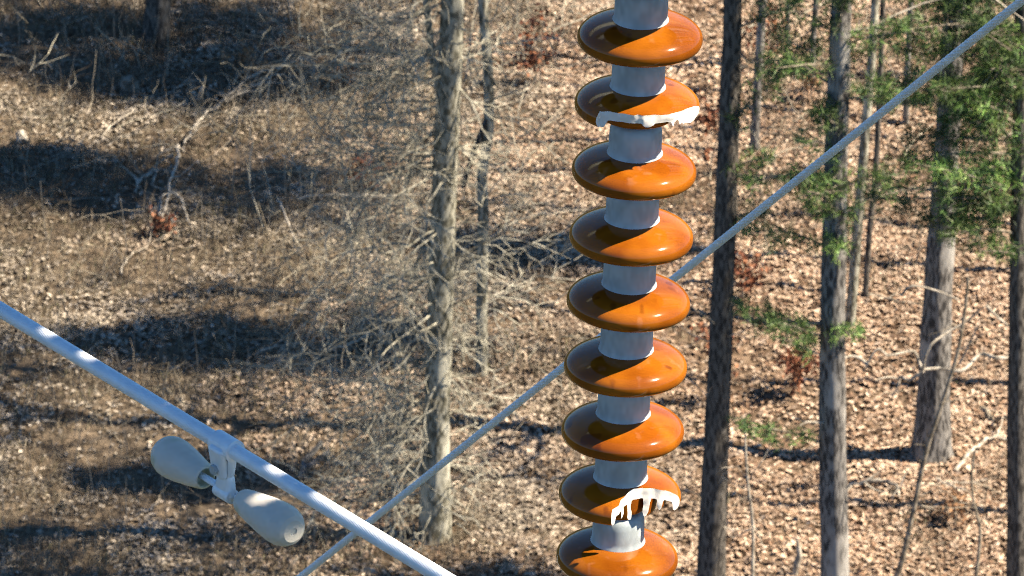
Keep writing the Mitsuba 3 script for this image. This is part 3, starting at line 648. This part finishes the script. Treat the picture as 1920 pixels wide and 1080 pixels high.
# ---------------------------------------------------------------- the insulator string
def ell(r): return 0.041 * math.sqrt(max(0.0, 1 - (r / 0.127) ** 2.6))
rs = 0.127 * np.sin(np.linspace(0.26, 1.0, 26) * np.pi / 2)
top_prof = [(0.0, ell(0.04))] + [(r, ell(r)) for r in rs]
low_prof = [(.1272, -.0035), (.1263, -.009), (.1238, -.0140), (.1200, -.0172), (.1170, -.0150), (.1155, -.006), (.1140, .002), (.0990, .008), (.0975, -.006), (.0960, -.011), (.0940, -.013), (.0920, -.011), (.0905, -.006), (.0880, .010), (.0790, .013),
            (.0775, -.016), (.0760, -.024), (.0740, -.026), (.0720, -.024), (.0705, -.016), (.0680, .014), (.0600, .016), (.0580, -.016), (.0560, -.024), (.0540, -.026), (.0520, -.024), (.0505, -.016), (.0480, .016), (.0, .016)]
SHED = lathe(top_prof + low_prof, 128)
CAP = lathe([(0, .024), (.050, .024), (.0565, .030), (.0580, .035), (.0570, .040), (.0550, .044), (.0542, .052), (.0540, .080), (.0530, .092), (.0490, .103), (.0420, .109), (.0330, .1115), (.0, .112)], 72)
PIN = lathe([(0, .018), (.0145, .018), (.0120, .012), (.0105, .0), (.0105, -.026), (.0150, -.031), (.0165, -.037), (.0, -.037)], 28)

P1 = at(1200, 69, 0.254 * F / 235.5)
def solve_depth(x, y, dist, p, z0):
    lo, hi = z0, z0 + dist
    for _ in range(60):
        mid = (lo + hi) / 2
        if np.linalg.norm(at(x, y, mid) - p) < dist: lo = mid
        else: hi = mid
    return at(x, y, lo)
P9 = solve_depth(1157, 1044, 8 * 0.146, P1, FWD @ (P1 - CAM))
AX = unit(P1 - P9)
STR_R = basis(AX)
string = thing('insulator_string', 'string of stacked brown glazed porcelain disc insulators hanging upright in front of the woods', 'insulator')
def man(m): return m3.Manifold(m3.Mesh(np.asarray(m.vertices, np.float32), np.asarray(m.faces, np.uint32)))
def broken(poly, shear, seed, jit):
    """SHED with the part outside a jagged break line taken away; the fracture faces come back as a mesh of their own"""
    rg = random.Random(seed); pts = []
    for (a, b) in zip(poly[:-1], poly[1:]):
        a, b = np.array(a), np.array(b); n = max(1, int(np.linalg.norm(b - a) / .010))
        for i in range(n):
            q = a + (b - a) * i / n
            pts.append(q + np.array([rg.gauss(0, jit), rg.gauss(0, jit)]))
    pts.append(np.array(poly[-1]))
    a0, a1 = math.atan2(pts[-1][1], pts[-1][0]), math.atan2(pts[0][1], pts[0][0])
    if a1 > a0: a1 -= 2 * math.pi
    pts += [np.array([.2 * math.cos(t), .2 * math.sin(t)]) for t in np.linspace(a0, a1, 14)]
    cs = m3.CrossSection([np.array(pts)], m3.FillRule.NonZero)
    if cs.area() <= 0: cs = m3.CrossSection([np.array(pts[::-1])], m3.FillRule.NonZero)
    cut = m3.Manifold.extrude(cs, .16, 14).translate([0, 0, -.08])
    def warp(v):
        v = np.array(v)
        w = 0.0055 * (meshkit.fbm(v / .020, 2, seed) - .5)
        v[:, 1] += shear * v[:, 2] + w; v[:, 0] -= w * .6
        return v
    cut = cut.refine_to_length(.005).warp_batch(warp) if hasattr(cut, 'warp_batch') else cut
    whole = man(SHED).as_original()
    res = whole - cut
    me = res.to_mesh()
    ids, runs = me.run_original_id, np.asarray(me.run_index) // 3
    tri, v = np.asarray(me.tri_verts), np.asarray(me.vert_properties)[:, :3]
    own = np.concatenate([np.full(runs[i + 1] - runs[i], ids[i] == whole.original_id()) for i in range(len(ids))])
    def sub(k):
        m = trimesh.Trimesh(v, tri[k], process=False); m.remove_unreferenced_vertices(); m.merge_vertices(); return m
    return sub(own), sub(~own)
BREAK = {1: ([(-.088, -.100), (-.078, -.088), (-.060, -.098), (-.040, -.106), (-.010, -.1125), (.010, -.1135), (.024, -.111), (.044, -.104), (.062, -.097), (.080, -.084), (.094, -.070), (.108, -.050), (.119, -.030), (.131, -.004)], 0.0, 5, .0006),
         7: ([(-.024, -.136), (-.018, -.120), (-.004, -.110), (.001, -.096), (.013, -.080), (.026, -.060), (.045, -.052), (.070, -.048), (.092, -.043), (.110, -.037), (.122, -.030), (.136, -.024)], .10, 8, .0008)}
SPIN = [12, 0, 77, 140, 215, 30, 300, 0, 95, 180, 60, 10, 250, 130]
for n_ in range(-4, 10):
    c = P1 - AX * 0.146 * n_
    T = place(c, STR_R)
    if n_ in BREAK:
        shed, frac = broken(*BREAK[n_])
    else:
        shed, frac = moved(SHED, trimesh.transformations.rotation_matrix(math.radians(0.25 + (SPIN[n_] % 7) * 0.14), [math.cos(SPIN[n_]), math.sin(SPIN[n_]), 0])), None
    k = obj(string + '__disc', moved(shed, T), 'm_glaze', 42)
    if n_ == 1: labels[k] = {'label': 'brown disc with its front rim broken off along a thin white edge'}
    if n_ == 7: labels[k] = {'label': 'brown disc with a large chunk of its front right side broken out'}
    obj(k + '__cap', moved(CAP, T), 'm_cap', 40)
    obj(k + '__pin', moved(PIN, T), 'm_dark_steel', 40)
    if frac is not None:
        q = obj(k + '__fracture', moved(frac, T), 'm_porcelain', 35)
        labels[q] = {'label': 'white bare porcelain of the break'}

# ---------------------------------------------------------------- conductor, guy wire, vibration damper
def rope(p, radius, lobes, lay, depth, step=0.012, side_per=6):
    p = np.asarray(p, float); d = np.r_[0, np.cumsum(np.linalg.norm(np.diff(p, axis=0), axis=1))]
    n = int(d[-1] / step); s = np.linspace(0, d[-1], n)
    q = np.stack([np.interp(s, d, p[:, i]) for i in range(3)], 1)
    t, a, b = frames(q)
    sides = lobes * side_per; ang = np.arange(sides) * 2 * np.pi / sides
    r = radius * (1 - depth * (1 - np.abs(np.sin(ang * lobes / 2))))
    th = ang[None] + (2 * np.pi * s / lay)[:, None]
    v = q[:, None] + r[None, :, None] * (np.cos(th)[..., None] * a[:, None] + np.sin(th)[..., None] * b[:, None])
    i, j = np.meshgrid(np.arange(n - 1), np.arange(sides), indexing='ij')
    f = np.stack([i * sides + j, i * sides + (j + 1) % sides, (i + 1) * sides + (j + 1) % sides, (i + 1) * sides + j], -1).reshape(-1, 4)
    return v.reshape(-1, 3), f
CD = 0.0360
STR_END = P1 - AX * (0.146 * 9 + 0.12)
A = at(1148, 1275, FWD @ (STR_END - CAM)); B = at(0, 580, CD * F / 29.0)
cdir = unit(B - A)
far = [A - cdir * 2.5] + [A + cdir * s for s in np.linspace(0, 4.5, 10)]
conductor = thing('power_line_conductor', 'thick pale stranded aluminium conductor crossing the lower left corner', 'cable')
obj(conductor, rope(far, CD / 2, 24, 0.42, 0.028, 0.02, 4), 'm_aluminium', True)
GD = 0.024
C, E = at(1915, 2, GD * F / 17.0), at(563, 1082, GD * F / 13.8)
gdir = unit(C - E)
k0 = (E[2] - 0.2) / gdir[2]
guy = thing('guy_wire', 'pale blue steel cable rising diagonally to the upper right behind the insulators', 'cable')
obj(guy, rope([E - gdir * k0, E, C, C + gdir * 3.0], GD / 2, 7, 0.20, 0.10, 0.015, 6), 'm_guy', True)

def on_conductor(x):                       # the conductor's point at a picture column
    lo, hi = 0.0, 3.5
    for _ in range(50):
        mid = (lo + hi) / 2; p = A + cdir * mid; d = p - CAM
        if 960 + F * d[0] / (FWD @ d) > x: lo = mid
        else: hi = mid
    return lo
uc = on_conductor(424); PC = A + cdir * uc
down = np.array([0, 0, -1.0]); drop = 0.115
damper = thing('vibration_damper', 'dumbbell shaped vibration damper clamped under the thick conductor', 'damper')
side = unit(np.cross(cdir, down))
PM = PC + down * drop - side * 0.004
Lw = 0.196
# weight along +z from its inner, open end (z = 0) to its outer round end
wprof = [(0.0, .034), (.0200, .034), (.0215, .006), (.0230, .0), (.0265, .001), (.0290, .006), (.0325, .022), (.0385, .062), (.0445, .105), (.0480, .140), (.0475, .168), (.0425, .188), (.0350, .2005), (.0260, .206), (.0090, .2075), (.0075, .2015), (.0, .2010)]
W = lathe([(r_, z_ * Lw / 0.2075) for (r_, z_) in wprof], 64)
gap = 0.088
W = W.subdivide_to_size(.012) if hasattr(W, 'subdivide_to_size') else W
W.merge_vertices(); W.vertices += W.vertex_normals * (.0011 * (meshkit.fbm(W.vertices / .013, 3, 4) - .5))[:, None]
W1 = W.copy(); W1.apply_scale([1, 1, .88])
obj(damper + '__weight', moved(W1, place(PM + cdir * gap, basis(cdir))), 'm_weight', 38)
obj(damper + '__weight', moved(W, place(PM - cdir * gap * 0.62, basis(-cdir))), 'm_weight', 38)
cab = [PM + cdir * s for s in np.linspace(-gap * .55 - .03, gap + .03, 14)]
obj(damper + '__messenger_cable', rope(cab, .0085, 7, .09, .2, .006, 5), 'm_guy', True)
def rbox(sx, sy, sz, r):
    sp = m3.Manifold.sphere(r, 20); pts = [sp.translate([i * (sx / 2 - r), j * (sy / 2 - r), k * (sz / 2 - r)]) for i in (-1, 1) for j in (-1, 1) for k in (-1, 1)]
    m = m3.Manifold.batch_hull(pts).to_mesh()
    return trimesh.Trimesh(m.vert_properties[:, :3], m.tri_verts)
RB = np.eye(4); RB[:3, 0], RB[:3, 1], RB[:3, 2] = cdir, side, -down
RB[:3, 2] = unit(np.cross(RB[:3, 0], RB[:3, 1])); 
hull = m3.Manifold.batch_hull
def sph(x, y, z, r): return m3.Manifold.sphere(r, 24).translate([x, y, z])
hook = m3.Manifold.cylinder(.070, CD / 2 + .0085, CD / 2 + .0085, 48, True).rotate([0, 90, 0])
arm = hull([sph(-.020, .0, -.022, .013), sph(.020, .0, -.022, .013), sph(-.009, .002, -.085, .011), sph(.009, .002, -.085, .011)]) + hull([sph(-.014, .002, -.075, .012), sph(.014, .002, -.075, .012), sph(-.018, .004, -drop, .014), sph(.018, .004, -drop, .014)]) \
    + m3.Manifold.cylinder(.056, .0175, .0175, 36, True).rotate([0, 90, 0]).translate([0, .004, -drop])
ear = hull([sph(-.016, .024, -.004, .011), sph(.016, .024, -.004, .011), sph(-.014, .020, -.062, .009), sph(.014, .020, -.062, .009)])
cl = (hook + arm + ear).refine_to_length(.006).to_mesh()
cl = trimesh.Trimesh(cl.vert_properties[:, :3], cl.tri_verts)
TC = RB.copy(); TC[:3, 3] = PC
kc = obj(damper + '__clamp', moved(cl, TC), 'm_aluminium', 45)
bolt = m3.Manifold.cylinder(.05, .0065, .0065, 6, True).rotate([90, 0, 0]).translate([0, .014, -.048]) + m3.Manifold.cylinder(.012, .012, .012, 6, True).rotate([90, 0, 0]).translate([0, .034, -.048])
bm = bolt.to_mesh(); obj(kc + '__bolt', moved(trimesh.Trimesh(bm.vert_properties[:, :3], bm.tri_verts), TC), 'm_cap', 30)

# suspension clamp under the string (below the frame)
sc = moved(rbox(.24, .07, .07, .025), place(A, RB)); obj(string + '__suspension_clamp', sc, 'm_cap', 40)
obj(string + '__link', tube([P1 - AX * (0.146 * 9 + .03), STR_END, A], .014, 10), 'm_dark_steel', 40)

# ---------------------------------------------------------------- the lattice cross-arm the string hangs from (above the frame)
TOP = P1 + AX * (0.146 * 5)
zarm = TOP[2] + 0.28
adir = unit(np.array([cdir[1], -cdir[0], 0])); adir = adir if adir[0] > 0 else -adir
crossarm = thing('lattice_cross_arm', 'galvanised steel lattice cross-arm above the insulator string', 'tower')
def angle_bar(p, q, w, up=np.array([0, 0, 1.0])):
    d = unit(q - p); s = unit(np.cross(d, up)); L = np.linalg.norm(q - p); z = np.cross(s, d)
    M = np.eye(4); M[:3, 0], M[:3, 1], M[:3, 2] = d, s, z; M[:3, 3] = (p + q) / 2
    a = trimesh.creation.box([L, w, .010]); b = trimesh.creation.box([L, .010, w * .8]); b.apply_translation([0, w / 2 - .005, -w * .4 - .005])
    return moved(trimesh.util.concatenate([a, b]), M)
SHADED = [(-320, -240, 0.0), (-200, -120, .25), (-90, -2, .0), (20, 57, .45), (94, 130, 0.0), (168, 258, .25), (302, 402, 0.45), (446, 482, 0.0), (522, 564, .25)]
for (xa, xb, dz) in SHADED:
    pa, pb = A + cdir * on_conductor(xa), A + cdir * on_conductor(xb)
    ta, tb = (zarm + dz - pa[2]) / SUN[2], (zarm + dz - pb[2]) / SUN[2]
    qa, qb = pa + SUN * ta, pb + SUN * tb
    w = abs((qa - qb) @ unit(np.array([cdir[0], cdir[1], 0])))
    mid = (qa + qb) / 2; mid = mid + adir * (-(mid - TOP) @ adir)
    obj(crossarm + '__chord', angle_bar(mid - adir * 0.25, mid + adir * 4.2, w), 'm_cap')
ring = [TOP + np.array([0, 0, .28]), TOP + np.array([0, 0, .0])]
obj(crossarm + '__hanger', tube(ring, .02, 10), 'm_dark_steel', 40)

for k, l in labels.items():
    if '__' in k and 'label' not in l and 'kind' not in l: raise ValueError(k)
